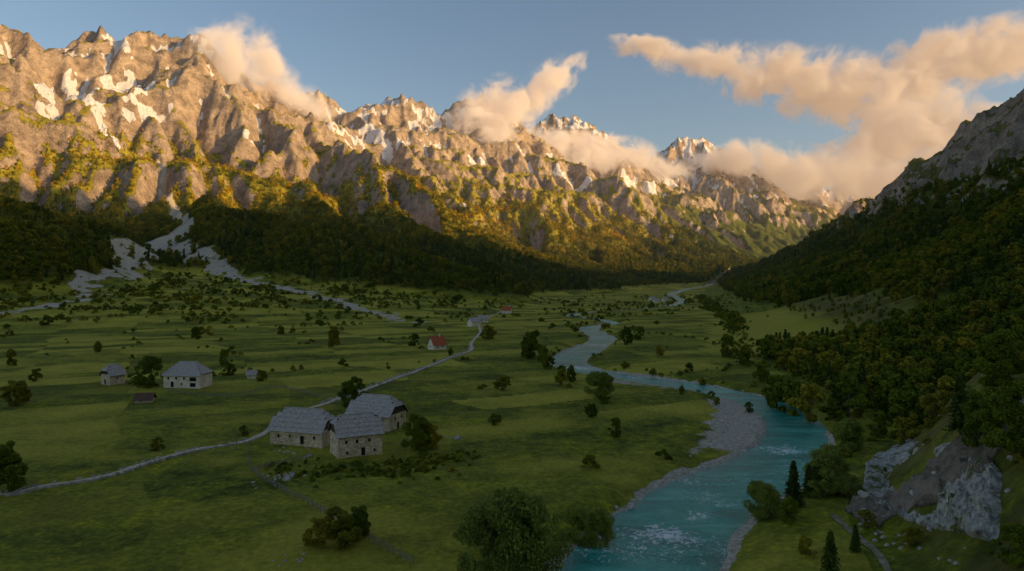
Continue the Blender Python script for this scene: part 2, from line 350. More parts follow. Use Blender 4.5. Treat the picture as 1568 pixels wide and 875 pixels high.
    hrock=math_(nt,'MULTIPLY',noise(nt,P,.05,12,.7,.3),math_(nt,'MULTIPLY',rk,18.))
    hg=math_(nt,'MULTIPLY',nf,.7); hf=math_(nt,'MULTIPLY',math_(nt,'MULTIPLY',noise(nt,P,.13,6,.7),sB.outputs[0]),5.)
    bump(nt,b,math_(nt,'ADD',math_(nt,'ADD',hrock,hg),hf),1.,.9)
    me.materials.append(m)
build_terrain()
def gz(x,y):
    z,_=terrain(np.array([float(x)]),np.array([float(y)]),False); return float(z[0])
# ------------------------------------------------------------------ water
def build_river():
    P=smooth_poly([p for p in RIVER],10); P=np.array(P); V=[];C=[];Fc=[]
    n=11
    T=np.gradient(P[:,:2],axis=0); T/=np.linalg.norm(T,axis=1)[:,None]+1e-9; Nn=np.column_stack([T[:,1],-T[:,0]])
    for i in range(len(P)):
        for k in range(n):
            s=(k/(n-1)*2-1); w=P[i,2]/2+3.5
            x,y=P[i,:2]+Nn[i]*s*w; V.append((x,y,-2.0+float(rise(P[i,1])))); C.append(s)
    for i in range(len(P)-1):
        for k in range(n-1):
            a=i*n+k; Fc.append((a,a+1,a+n+1,a+n))
    me=bpy.data.meshes.new('river'); me.from_pydata(V,[],Fc); me.update()
    at=me.attributes.new('across','FLOAT','POINT'); at.data.foreach_set('value',np.array(C,np.float32))
    VV=np.array(V); rp=np.zeros(len(V))
    for (cx,cy,r) in [(38,132,7),(25,113,5),(33,122,4),(66,168,5),(30,325,8),(50,430,9)]: rp=np.maximum(rp,np.exp(-((VV[:,0]-cx)**2+(VV[:,1]-cy)**2)/(r*r)))
    at=me.attributes.new('rapid','FLOAT','POINT'); at.data.foreach_set('value',rp.astype(np.float32))
    o=link(bpy.data.objects.new('river',me))
    m,nt,b=mat('river_water',.14,.35); Pp=pos(nt)
    mp=N(nt,'ShaderNodeMapping'); nt.links.new(Pp,mp.inputs[0]); mp.inputs['Rotation'].default_value=(0,0,math.radians(-35)); mp.inputs['Scale'].default_value=(.35,1,1)
    a=N(nt,'ShaderNodeAttribute',attribute_name='across'); ab=math_(nt,'ABSOLUTE',a.outputs['Fac'])
    ra=N(nt,'ShaderNodeAttribute',attribute_name='rapid')
    big=noise(nt,mp.outputs[0],.15,6,.65,.4)
    c=ramp(nt,big,[(.3,(.010,.20,.15)),(.5,(.03,.37,.28)),(.7,(.14,.58,.44))])
    c=mixc(nt,ramp(nt,ab,[(.55,(0,0,0)),(.95,(.7,.7,.7))]),c,(.24,.30,.21))
    fo=math_(nt,'MULTIPLY',noise(nt,Pp,.9,8,.8,.8),math_(nt,'ADD',math_(nt,'ADD',noise(nt,mp.outputs[0],.05,3,.5),.21),math_(nt,'MULTIPLY',ra.outputs['Fac'],.25)))
    fm=ramp(nt,fo,[(.46,(0,0,0)),(.53,(1,1,1))])
    c=mixc(nt,fm,c,(.92,.93,.92)); nt.links.new(c,b.inputs['Base Color'])
    nt.links.new(ramp(nt,fm,[(0,(.14,.14,.14)),(1,(.7,.7,.7))]),b.inputs['Roughness'])
    h=math_(nt,'ADD',noise(nt,Pp,1.1,6,.65,.5),math_(nt,'MULTIPLY',noise(nt,mp.outputs[0],.35,3,.5),1.5))
    bump(nt,b,h,.55,1.)
    me.materials.append(m)
build_river()
# ------------------------------------------------------------------ trees
def leafmat(name,c0,c1,c2,sun_gold=1.):
    m,nt,b=mat(name,.75,.2); oi=N(nt,'ShaderNodeObjectInfo'); P=pos(nt)
    base=ramp(nt,oi.outputs['Random'],[(0,c0),(.5,c1),(1,c2)])
    if sun_gold:
        gc=ramp(nt,oi.outputs['Random'],[(0,(.26,.27,.02)),(.5,(.50,.42,.03)),(1,(.68,.46,.04))])  # gold of evening sunlight, mixed into the leaf colour itself
        base=mixc(nt,math_(nt,'MULTIPLY',altitude(nt,P,80,240),sun_gold),base,gc)
    v=ramp(nt,noise(nt,P,.7,3,.6),[(.3,(.5,.5,.5)),(.7,(1.5,1.5,1.3))])
    big=ramp(nt,noise(nt,P,.012,3,.6),[(.35,(.75,.8,.8)),(.65,(1.35,1.2,1.0))])
    c=mixc(nt,1.,mixc(nt,1.,base,v,'MULTIPLY'),big,'MULTIPLY'); nt.links.new(c,b.inputs['Base Color'])
    t=N(nt,'ShaderNodeBsdfTranslucent'); nt.links.new(c,t.inputs[0]); mx=N(nt,'ShaderNodeMixShader'); mx.inputs[0].default_value=.25
    nt.links.new(b.outputs[0],mx.inputs[1]); nt.links.new(t.outputs[0],mx.inputs[2]); nt.links.new(mx.outputs[0],nt.nodes['Material Output'].inputs[0]); return m
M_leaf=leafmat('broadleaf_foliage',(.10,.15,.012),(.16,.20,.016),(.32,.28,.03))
M_willow=leafmat('willow_foliage',(.18,.24,.045),(.22,.27,.05),(.26,.30,.07),0)
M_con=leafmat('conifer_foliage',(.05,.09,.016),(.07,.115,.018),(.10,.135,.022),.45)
M_bark=simple('bark',(.07,.055,.04),(.17,.14,.11),6.,.95)
def quads(P,size,rs,flat=0.):
    n=len(P); a=rs.randn(n,3); a[:,2]*=(1-flat); a/=np.linalg.norm(a,axis=1)[:,None]+1e-9
    b=np.cross(a,rs.randn(n,3)); b/=np.linalg.norm(b,axis=1)[:,None]+1e-9
    s=(size*(.6+.8*rs.rand(n)))[:,None]; a=a*s; b=b*s*.7
    return np.stack([P-a,P+b*.9,P+a,P-b],1).reshape(-1,3)
def tube(V,Fc,p0,p1,r0,r1,n=6):
    p0=Vector(p0);p1=Vector(p1); ax=(p1-p0).normalized(); u=ax.orthogonal().normalized(); v=ax.cross(u); s=len(V)
    for p,r in ((p0,r0),(p1,r1)):
        for k in range(n):
            a=2*math.pi*k/n; V.append(tuple(p+u*math.cos(a)*r+v*math.sin(a)*r))
    for k in range(n): Fc.append((s+k,s+(k+1)%n,s+n+(k+1)%n,s+n+k))
def finish_tree(name,V,Fc,L,m):
    nb=len(Fc); s=len(V); V=V+[tuple(v) for v in L]; k=len(L)//4
    Fc=Fc+[(s+4*i,s+4*i+1,s+4*i+2,s+4*i+3) for i in range(k)]
    me=bpy.data.meshes.new(name); me.from_pydata(V,[],Fc); me.materials.append(M_bark); me.materials.append(m)
    mi=np.ones(len(Fc),np.int32); mi[:nb]=0; me.polygons.foreach_set('material_index',mi); me.update(); return me
def broadleaf(name,H,R,nleaf,size,seed,m,base=.18,ncl=34,irr=0.):
    rs=np.random.RandomState(seed); V=[];Fc=[]
    tube(V,Fc,(0,0,-.4),(.1,0,H*.35),.035*H*.6,.024*H*.6,7); tube(V,Fc,(.1,0,H*.35),(0,.1,H*.8),.022*H*.6,.006*H*.6,6)
    cl=[]
    for i in range(ncl):
        f=rs.rand()**.8; zz=H*(base+.06+(1-base-.1)*f); prof=math.sqrt(max(.05,1-((f-.36)/.68)**2))
        a=rs.rand()*6.283; rr=R*prof*(.30+.7*math.sqrt(rs.rand()))*(.9+(.25+irr)*math.sin(a*2+seed)+irr*math.sin(a*3+2*seed))
        c=np.array([math.cos(a)*rr,math.sin(a)*rr,zz+H*irr*.3*math.sin(a+seed)]); cl.append((c,R*(.16+.20*rs.rand())))
        if i<12: tube(V,Fc,(0,0,H*(.15+.4*f)),tuple(c*np.array([.85,.85,1])),.010*H*.6,.003*H,4)
    pts=[]
    w=np.array([c[1]**2 for c in cl]); w/=w.sum()
    for (c,r),ww in zip(cl,w):
        n=max(4,int(nleaf*ww)); d=rs.randn(n,3); d/=np.linalg.norm(d,axis=1)[:,None]; rad=r*(.55+.6*rs.rand(n)**.8)
        pts.append(c+d*rad[:,None]*np.array([1,1,.8]))
    P=np.vstack(pts); return finish_tree(name,V,Fc,quads(P,size,rs),m)
def conifer(name,H,R,size,seed,m,layers=16,per=9,q=7):
    rs=np.random.RandomState(seed); V=[];Fc=[]; tube(V,Fc,(0,0,-.4),(0,0,H*.97),.018*H,.003*H,6); pts=[]
    for i in range(layers):
        f=(i+.5*rs.rand())/layers; z=H*(.10+.88*f); r=R*(1-f)**.85*(.75+.45*rs.rand())+.12
        for k in range(per):
            a=rs.rand()*6.283; rr=r*(.7+.4*rs.rand())
            for t in np.linspace(.2,1,q): pts.append((math.cos(a)*rr*t+rs.randn()*.12,math.sin(a)*rr*t+rs.randn()*.12,z-rr*.32*t+rs.randn()*.12))
    return finish_tree(name,V,Fc,quads(np.array(pts),size,rs,.4),m)
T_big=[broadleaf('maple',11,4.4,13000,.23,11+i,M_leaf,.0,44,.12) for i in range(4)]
T_wil=[broadleaf('willow',10,5.4,19000,.22,31+i,M_willow,-.02,60,.14) for i in range(2)]
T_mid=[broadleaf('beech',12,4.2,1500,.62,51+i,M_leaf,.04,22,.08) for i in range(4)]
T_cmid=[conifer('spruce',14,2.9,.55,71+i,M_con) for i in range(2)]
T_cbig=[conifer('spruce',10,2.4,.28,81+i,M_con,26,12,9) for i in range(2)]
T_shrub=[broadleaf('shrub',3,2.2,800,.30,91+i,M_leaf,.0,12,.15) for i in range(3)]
def place(name,me,p,h,base,rz=None,zo=-.1,wide=1.):
    o=link(bpy.data.objects.new(name,me)); s=h/base; o.scale=(s*wide,s*wide,s); o.location=(p[0],p[1],p[2]+zo); o.rotation_euler=(0,0,random.random()*6.28 if rz is None else rz); return o
colB=bpy.data.collections.new('broadleaf_trees'); sc.collection.children.link(colB)
colC=bpy.data.collections.new('conifer_trees'); sc.collection.children.link(colC)
colS=bpy.data.collections.new('shrub_plants'); sc.collection.children.link(colS)
def mv(o,col):
    sc.collection.objects.unlink(o); col.objects.link(o); return o
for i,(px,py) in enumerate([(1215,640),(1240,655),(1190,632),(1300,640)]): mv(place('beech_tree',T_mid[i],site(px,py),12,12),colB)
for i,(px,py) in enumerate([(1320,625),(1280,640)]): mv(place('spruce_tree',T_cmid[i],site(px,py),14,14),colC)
for i,(px,py) in enumerate([(905,718),(760,650),(430,512)]): mv(place('hazel_shrub',T_shrub[i],site(px,py),3,3),colS)
TR=[('w',800,880,11.,.85),('w',757,878,9.5,.8),('w',905,838,6,1),('b',520,838,5.5,1.2),('b',492,838,4.5,1.2),('b',548,825,5,1),('b',640,690,8.,.9),('b',655,688,6,1.),('b',540,622,8.5,1),('b',232,594,11,.9),
('b',25,622,8,1.1),('b',12,752,9,.8),('b',770,598,5,1.1),('b',815,550,14,.8),('b',806,548,10,.8),('b',832,556,8,1.),('b',510,532,12,.9),('w',920,608,8,.9),('b',960,529,11,.7),('b',905,640,4,1),('b',942,668,4.5,1),('b',925,618,4,1),('b',860,590,6,.9),
('b',1146,632,3,1),('c',1215,775,8,1),('c',1238,762,6,1),('w',1170,795,6,.8),('w',1265,752,8.,1),('c',1272,880,6,1),('b',1208,800,4,1),('b',1044,604,3,1),('b',1098,620,2.5,1),('c',1310,845,4,1),
('b',352,575,5,1),('b',402,584,4,1),('b',635,530,7,1),('b',748,520,9,1),('b',430,512,6,1),('b',875,585,6,.8),('b',1010,545,5,1),('b',1115,548,11,1),('b',1140,560,8,1),('b',345,560,7,1),('b',55,585,5,1),('b',300,520,8,1),
('b',1500,682,8,1),('b',1555,690,9,1),('c',1470,668,9,1),('b',1530,600,11,1),('w',1195,612,8,1),('w',1222,622,8,1),('b',240,690,3,1),('b',372,668,2.5,1),('b',690,545,4,1),('b',980,520,8,1),('w',1300,690,7,1),('b',1425,656,7,1),('c',1385,654,9,1),('c',1408,656,7,1),('b',1345,668,6,1),('b',1550,860,4,1.2),('b',1235,850,2.5,1.2),('w',1290,760,4,1.2),('b',1325,808,2.2,1.3),('b',1400,835,2.4,1.3),('b',840,566,6,1),('b',1075,590,3,1.2),('b',1165,585,7,1),('b',1000,575,3,1.2),('b',18,560,7,1),('b',150,540,6,1)]
for k,px,py,h,wd in TR:
    p=site(px,py)
    if k=='w': place('willow_tree',random.choice(T_wil),p,h,10,wide=wd)
    elif k=='c': place('spruce_tree',random.choice(T_cbig),p,h,10,wide=wd)
    else: place('maple_tree',random.choice(T_big),p,h,11,wide=wd)
def scatter(name,P,S,col,tilt=0.):
    me=bpy.data.meshes.new(name); me.from_pydata([tuple(p) for p in P],[],[]); at=me.attributes.new('sc','FLOAT','POINT'); at.data.foreach_set('value',np.asarray(S,np.float32))
    o=link(bpy.data.objects.new(name,me)); ng=bpy.data.node_groups.new(name,'GeometryNodeTree')
    ng.interface.new_socket('Geometry',in_out='INPUT',socket_type='NodeSocketGeometry'); ng.interface.new_socket('Geometry',in_out='OUTPUT',socket_type='NodeSocketGeometry')
    gi=ng.nodes.new('NodeGroupInput'); go=ng.nodes.new('NodeGroupOutput'); ip=ng.nodes.new('GeometryNodeInstanceOnPoints'); ci=ng.nodes.new('GeometryNodeCollectionInfo')
    ci.inputs['Collection'].default_value=col; ci.inputs['Separate Children'].default_value=True; ci.inputs['Reset Children'].default_value=True
    rv=ng.nodes.new('FunctionNodeRandomValue'); rv.data_type='FLOAT_VECTOR'; rv.inputs[0].default_value=(-tilt,-tilt,0); rv.inputs[1].default_value=(tilt,tilt,6.283)
    na=ng.nodes.new('GeometryNodeInputNamedAttribute'); na.data_type='FLOAT'; na.inputs['Name'].default_value='sc'
    ri=ng.nodes.new('FunctionNodeRandomValue'); ri.data_type='INT'; ri.inputs[4].default_value=0; ri.inputs[5].default_value=20; ri.inputs['Seed'].default_value=5
    ip.inputs['Pick Instance'].default_value=True
    L=ng.links.new; L(gi.outputs[0],ip.inputs['Points']); L(ci.outputs[0],ip.inputs['Instance']); L(rv.outputs[0],ip.inputs['Rotation']); L(na.outputs[0],ip.inputs['Scale']); L(ri.outputs[2],ip.inputs['Instance Index']); L(ip.outputs[0],go.inputs[0])
    md=o.modifiers.new('scatter','NODES'); md.node_group=ng; return o
def jgrid(x0,x1,y0,y1,s):
    X,Y=np.meshgrid(np.arange(x0,x1,s),np.arange(y0,y1,s)); X=X.ravel()+RS.uniform(-.45,.45,X.size)*s; Y=Y.ravel()+RS.uniform(-.45,.45,Y.size)*s
    k=np.abs(X)<Y*.82+60; return X[k],Y[k]
def evalp(X,Y):
    z,ex=terrain(X,Y); zx,_=terrain(X+4,Y,False); zy,_=terrain(X,Y+4,False); nz=1/np.sqrt(1+((zx-z)/4)**2+((zy-z)/4)**2); return z,nz,ex
PB=[];SB=[];PC=[];SC=[]
for (x0,x1,y0,y1,s,smin,smax,side) in [(60,700,70,700,6.2,.5,.9,1),(150,1100,700,1500,8.5,.75,1.1,1),(300,1100,1500,2700,12,1.,1.5,1),(-1500,300,560,1500,8.0,.6,1.05,-1),(-1900,900,1500,2300,9.5,.6,1.05,-1),(-1500,1300,2300,3300,14,.9,1.5,-1)]:
    X,Y=jgrid(x0,x1,y0,y1,s); z,nz,ex=evalp(X,Y); r,sn,gr,fo,fi,br=classify(X,Y,z,nz,ex)
    sd=(ex['hR']>ex['hm']) if side>0 else (ex['hm']>=ex['hR'])
    k=(RS.rand(len(X))<fo*1.15)&(gr<.4)&(r<.6)&sd&(z>rise(Y)-1)&(sn<.5)
    k2=(RS.rand(len(X))<.30)&(br>.4)&sd&(r<.5)&(sn<.5)
    X,Y,z=X[k|k2],Y[k|k2],z[k|k2]; shr=k2[k|k2]&~k[k|k2]
    S=RS.uniform(smin,smax,len(X))*np.where(shr,.4,1)*np.interp(z,[150,480],[1,.6]); con_=(fbm(X/90,Y/90,3,200)+RS.uniform(-.4,.4,len(X)))>.30
    P=np.column_stack([X,Y,z-.5]); PB.append(P[~con_]);SB.append(S[~con_]);PC.append(P[con_]);SC.append(S[con_])
PB=np.vstack(PB);SB=np.concatenate(SB);PC=np.vstack(PC);SC=np.concatenate(SC)
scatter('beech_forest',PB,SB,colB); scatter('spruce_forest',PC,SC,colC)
X,Y=jgrid(-700,420,60,1400,5.0); z,nz,ex=evalp(X,Y)
ca,sa=math.cos(.5),math.sin(.5); u=(X*ca+Y*sa)/46+.3*fbm(X/60,Y/60,2,120); v=(-X*sa+Y*ca)/17+.3*fbm(X/60,Y/60,2,121)
hedge=((np.abs(v-np.round(v))*17<1.8)&(PERM[(np.round(v).astype(int)&255)]%4==0)|(np.abs(u-np.round(u))*46<2.0)&(PERM[(np.round(u).astype(int)&255)]%4==0))&(Y>235)
cl=fbm(X/50,Y/50,4,210)
pr=ex['fan']*(.08+.9*np.clip(cl+.10,0,1))+hedge*.7*(cl>.0)+((ex['rd']>2)&(ex['rd']<9)&(Y>150))*.26*(cl>-.15)+.001*(Y>300)+((ex['e']>-14)&(ex['e']<6)&(Y>150))*.45+.03*(cl>.15)*(Y>430)*(X<-150)+ex['mw']*(ex['e']>8)*.22*(1-ex['oc'])
k=(RS.rand(len(X))<pr)&(ex['gl']<.3)&(ex['rd']>1.5)&(ex['bar']<.3)&((ex['hm']<30))
P=np.column_stack([X,Y,z-.2])[k]; S=RS.uniform(.3,1.2,k.sum())*np.where(Y[k]>500,1.1,.65)*np.where(RS.rand(k.sum())<.06,1.9,1)
# tall nettles and brambles around the farmhouses
wx_,wy_=[],[]
for px,py,n,r in [(640,712,90,7),(600,722,60,6),(520,722,50,7),(690,700,30,5),(440,715,20,5)]:
    p=site(px,py); a=RS.randn(n,2)*r*.5; wx_+=list(p[0]+a[:,0]*1.3); wy_+=list(p[1]+a[:,1])
wx_=np.array(wx_);wy_=np.array(wy_); wz,_=terrain(wx_,wy_,False)
P=np.vstack([P,np.column_stack([wx_,wy_,wz-.15])]); S=np.concatenate([S,RS.uniform(.16,.34,len(wx_))])
scatter('shrub_thicket',P,S,colS)
# ------------------------------------------------------------------ rocks
M_rock=simple('limestone',(.24,.21,.165),(.66,.60,.50),.9,.9,.3)
def boulder(seed,sub=3):
    bm=bmesh.new(); bmesh.ops.create_icosphere(bm,subdivisions=sub,radius=1); rs=np.random.RandomState(seed)
    pl=[(Vector(rs.randn(3)).normalized(),.55+.35*rs.rand()) for _ in range(11)]
    for vv in bm.verts:
        for n,d in pl:
            k=vv.co.dot(n)-d
            if k>0: vv.co-=n*k*.9
        vv.co.z*=.75; vv.co*=1+.05*rs.randn()
    me=bpy.data.meshes.new('boulder'); bm.to_mesh(me); bm.free(); me.materials.append(M_rock); return me
colR=bpy.data.collections.new('boulders'); sc.collection.children.link(colR)
for i,(px,py,s) in enumerate([(440,735,1.5),(1322,760,2.),(700,672,1.),(965,778,1.)]):
    p=site(px,py); o=bpy.data.objects.new('limestone_boulder',boulder(i)); colR.objects.link(o); o.location=(p[0],p[1],p[2]+.1*s); o.scale=(1,1,1)
Pr=[];Sr=[]
X,Y=jgrid(-700,420,60,1000,3.0); z,nz,ex=evalp(X,Y)
c2=fbm(X/25,Y/25,3,220)
pr=(ex['gl']>.3)*.10+ex['fan']*.012+((np.abs(ex['rd']-1.0)<1.6)&(Y<420))*.5+ex['bar']*.05+ex['oc']*.25+.0015*(c2>.15)+.03*ex['mw']*(ex['e']>3)
k=RS.rand(len(X))<pr; Pr.append(np.column_stack([X,Y,z])[k]); Sr.append(RS.uniform(.14,.42,k.sum())*(1+Y[k]/700)*(1+1.0*ex['oc'][k]))
for px,py,n,r in [(440,728,26,3.0),(445,690,14,4),(700,670,10,3),(470,700,10,4),(440,860,8,3),(405,740,8,4),(1330,800,14,3),(1400,825,16,5),(1480,845,10,5)]:
    p=site(px,py); a=RS.randn(n,2)*r*.5; q=np.array([[p[0]+i,p[1]+j,gz(p[0]+i,p[1]+j)] for i,j in a]); Pr.append(q); Sr.append(RS.uniform(.15,.5,n))
scatter('scattered_rocks',np.vstack(Pr),np.concatenate(Sr),colR,.4)
# craggy limestone cliff on the right bank
def crag():
    m,nt,b=mat('crag_limestone',.92,.2); P=pos(nt)
    mp=N(nt,'ShaderNodeMapping'); mp.inputs['Scale'].default_value=(1,1,.4); nt.links.new(P,mp.inputs[0])
    c=ramp(nt,noise(nt,mp.outputs[0],.7,10,.75,.8),[(.32,(.16,.15,.125)),(.44,(.44,.41,.35)),(.56,(.72,.67,.57)),(.7,(.92,.86,.74))])
    c=mixc(nt,ramp(nt,noise(nt,P,.30,7,.72),[(.52,(0,0,0)),(.60,(1,1,1))]),c,(.15,.17,.02)); nt.links.new(c,b.inputs['Base Color'])
    bump(nt,b,noise(nt,mp.outputs[0],1.1,10,.78,.8),.9,.9)
    bot=[(1318,742),(1338,772),(1364,792),(1400,808),(1442,818),(1486,828),(1530,838)]; top=[(1322,712),(1342,690),(1374,674),(1408,668),(1450,672),(1496,690),(1540,735)]
    Bm=np.array(smooth_poly([site(*q) for q in bot],46)); Tp=np.array(smooth_poly([site(*q) for q in top],46))
    nu=len(Bm); nv=130; u=np.arange(nu)[:,None]/nu; v=np.linspace(0,1,nv)[None,:]
    hx=v**1.25+0*u; hz=v**.85+0*u
    XX=Bm[:,0:1]*(1-hx)+Tp[:,0:1]*hx; YY=Bm[:,1:2]*(1-hx)+Tp[:,1:2]*hx; ZZ=Bm[:,2:3]*(1-hz)+Tp[:,2:3]*hz
    ed=np.minimum(ss(0,.12,u)*(1-ss(.86,1,u)),ss(0,.08,v)*(1-ss(.82,1,v)))
    wv=v*9; uu=u*nu*.075
    gap=ss(-.34,-.06,fbm(uu/3.2,wv/3.,3,168)+.10); ed=ed*gap
    w1=uu+.6*fbm(uu/2,wv/2,3,172)
    d=(ridged(w1/4.2+2,wv/7,6,150,.58)-.40)*3.0+(ridged(w1/1.5,wv/2.6,5,160,.6)-.4)*1.5+.25*fbm(uu/.5,wv/.6,3,165)
    d=(d+.9)*ed-.9*(1-ed)
    XX=XX-.60*d; YY=YY-.65*d; ZZ=ZZ+.35*d
    V=np.stack([XX,YY,ZZ],-1).reshape(-1,3); Fc=[(i*nv+j,(i+1)*nv+j,(i+1)*nv+j+1,i*nv+j+1) for i in range(nu-1) for j in range(nv-1)]
    me=bpy.data.meshes.new('rock_cliff'); me.from_pydata([tuple(q) for q in V],[],Fc); me.materials.append(m); me.update(); link(bpy.data.objects.new('rock_cliff',me))
crag()
# ------------------------------------------------------------------ path, walls and fences
def G(px,py): p=site(px,py); return (p[0],p[1],0)
PATH=smooth_poly([(-150,112,0),(-120,120,0)]+[G(*q) for q in [(0,758),(60,747),(150,733),(230,708),(300,690),(370,678),(405,664),(440,640),(470,628),(500,618),(560,597),(620,575),(690,548),(720,537),(722,525),(735,510)]]+[(-27,652,0),(0,900,0)],12)
def strip(name,P,w,m,zo=.08):
    P=np.array(P); T=np.gradient(P[:,:2],axis=0); T/=np.linalg.norm(T,axis=1)[:,None]; Nn=np.column_stack([T[:,1],-T[:,0]])
    cols=5; XY=[]
    for i in range(len(P)):
        ww=w*(1+.15*math.sin(i*.7)+.1*random.random())
        for k in range(cols): XY.append(P[i,:2]+Nn[i]*(k/(cols-1)-.5)*ww)
    XY=np.array(XY); z,_=terrain(XY[:,0],XY[:,1],False); zz=z+zo
    V=[(a,b,c) for (a,b),c in zip(XY,zz)]; Fc=[(i*cols+k,i*cols+k+1,(i+1)*cols+k+1,(i+1)*cols+k) for i in range(len(P)-1) for k in range(cols-1)]
    me=bpy.data.meshes.new(name); me.from_pydata(V,[],Fc); me.materials.append(m); me.update(); return link(bpy.data.objects.new(name,me))
M_path=simple('path_gravel',(.36,.29,.20),(.74,.61,.44),1.2,.95,.05,False)
strip('gravel_path',PATH,1.8,M_path,.10)
strip('gravel_path',smooth_poly([G(*q) for q in [(1275,790),(1300,812),(1330,836),(1352,860),(1372,900)]],10),1.0,simple('trodden_earth',(.14,.12,.06),(.40,.34,.22),.8,.95,.05,False),.12)
def box(V,Fc,c,ux,uy,uz,sx,sy,sz):
    c=Vector(c); s=len(V)
    for k in (-1,1):
        for j in (-1,1):
            for i in (-1,1): V.append(tuple(c+ux*(i*sx/2)+uy*(j*sy/2)+uz*(k*sz/2)))
    for f in ((0,2,3,1),(4,5,7,6),(0,1,5,4),(2,6,7,3),(0,4,6,2),(1,3,7,5)): Fc.append(tuple(s+q for q in f))
Z=Vector((0,0,1)); XA=Vector((1,0,0)); YA=Vector((0,1,0))
def mk(name,V,Fc,m,parent=None,loc=(0,0,0)):
    me=bpy.data.meshes.new(name); me.from_pydata(V,[],Fc); me.update(); me.materials.append(m); o=link(bpy.data.objects.new(name,me)); o.location=loc
    if parent: o.parent=parent
    return o
def stonewall(P,off,h=.7,w=.55,step=.55,gap=.1):
    P=np.array(P); T=np.gradient(P[:,:2],axis=0); T/=np.linalg.norm(T,axis=1)[:,None]; Q=P[:,:2]+np.column_stack([T[:,1],-T[:,0]])*off
    d=np.concatenate([[0],np.cumsum(np.hypot(*np.diff(Q,axis=0).T))]); s=np.arange(0,d[-1],step); X=np.interp(s,d,Q[:,0]); Y=np.interp(s,d,Q[:,1]); z,_=terrain(X,Y,False); V=[];Fc=[]
    for i in range(len(s)-1):
        if random.random()<gap: continue
        t=Vector((X[i+1]-X[i],Y[i+1]-Y[i],0)).normalized(); n=t.cross(Z); r=random.random
        hh=h*(.6+.6*r())
        box(V,Fc,(X[i],Y[i],z[i]+hh*.4),t,n,Z,step*(.8+.35*r()),w*(.8+.4*r()),hh)
        if r()<.7: box(V,Fc,(X[i]+.1*r(),Y[i],z[i]+hh*.95),(t+n*.3*(r()-.5)).normalized(),n,Z,step*.6,w*.7,h*.35)
    return mk('dry_stone_wall',V,Fc,M_rock)
PA=[p for p in PATH if p[1]<172]; PBk=[p for p in PATH if 218<p[1]<400]
stonewall(PA,1.4,h=.5,w=.4); stonewall(PA,-1.4,h=.35,w=.4,gap=.6); stonewall(PBk,1.5,h=.5,gap=.4); stonewall(PBk,-1.5,h=.5,gap=.55)
M_wood=simple('weathered_wood',(.12,.10,.075),(.32,.28,.22),5,.9)
def fence(pts,name='wooden_fence'):
    P=smooth_poly([(a,b,0) for a,b in pts],8); P=np.array(P); d=np.concatenate([[0],np.cumsum(np.hypot(*np.diff(P[:,:2],axis=0).T))]); s=np.arange(0,d[-1],1.7)
    X=np.interp(s,d,P[:,0]);Y=np.interp(s,d,P[:,1]); z,_=terrain(X,Y,False); V=[];Fc=[]
    for i in range(len(s)):
        tube(V,Fc,(X[i],Y[i],z[i]-.2),(X[i]+random.uniform(-.08,.08),Y[i],z[i]+1.25),.09,.07,5)
        if i<len(s)-1:
            for h in (.45,.8,1.1): tube(V,Fc,(X[i],Y[i]-.09,z[i]+h),(X[i+1],Y[i+1]-.09,z[i+1]+h+random.uniform(-.08,.08)),.05,.05,4)
    mk(name,V,Fc,M_wood)
S2=lambda px,py: site(px,py)[:2]
fence([S2(380,692),S2(385,722),S2(430,752),S2(480,778),S2(560,825),S2(640,870)])
fence([S2(385,724),S2(420,715),S2(455,708),S2(485,700)])
fence([S2(250,598),S2(300,606),S2(360,608),S2(420,595),S2(470,604),S2(500,612)])
# ------------------------------------------------------------------ houses
def masonry(name,c0,c1,mort,sc_=1.9):
    m,nt,b=mat(name,.9,.2); P=nt.nodes.new('ShaderNodeTexCoord').outputs['Object']
    v=N(nt,'ShaderNodeTexVoronoi'); v.inputs['Scale'].default_value=sc_; mp=N(nt,'ShaderNodeMapping'); mp.inputs['Scale'].default_value=(1,1,1.7); nt.links.new(P,mp.inputs[0]); nt.links.new(mp.outputs[0],v.inputs['Vector'])
    se=N(nt,'ShaderNodeSeparateColor'); nt.links.new(v.outputs['Color'],se.inputs[0])
    c=ramp(nt,se.outputs[0],[(0,c0),(1,c1)])
    v2=N(nt,'ShaderNodeTexVoronoi',feature='DISTANCE_TO_EDGE'); v2.inputs['Scale'].default_value=sc_; nt.links.new(mp.outputs[0],v2.inputs['Vector'])
    e=ramp(nt,v2.outputs[0],[(.02,(0,0,0)),(.07,(1,1,1))]); c=mixc(nt,e,mort,c)
    c=mixc(nt,1.,c,ramp(nt,noise(nt,P,.5,5,.6),[(.3,(.7,.68,.64)),(.7,(1.15,1.13,1.1))]),'MULTIPLY')
    nt.links.new(c,b.inputs['Base Color']); bump(nt,b,e,.04); return m
M_stone=masonry('stone_masonry',(.52,.39,.25),(.98,.81,.57),(.70,.55,.37))
M_plaster=masonry('limewashed_masonry',(.84,.73,.56),(.97,.87,.71),(.90,.79,.62),1.2)
M_shing=simple('wooden_shingles',(.32,.28,.245),(.60,.53,.47),1.6,.85,.03)
M_shing2=simple('grey_shingles',(.36,.32,.285),(.60,.53,.475),1.6,.85,.03)
M_red=simple('rusty_roof_tiles',(.34,.08,.03),(.62,.18,.07),2.,.85)
M_dark=simple('dark_timber',(.04,.03,.022),(.12,.09,.065),4,.9)
M_glass=simple('window_pane',(.008,.01,.012),(.02,.022,.025),3,.25)
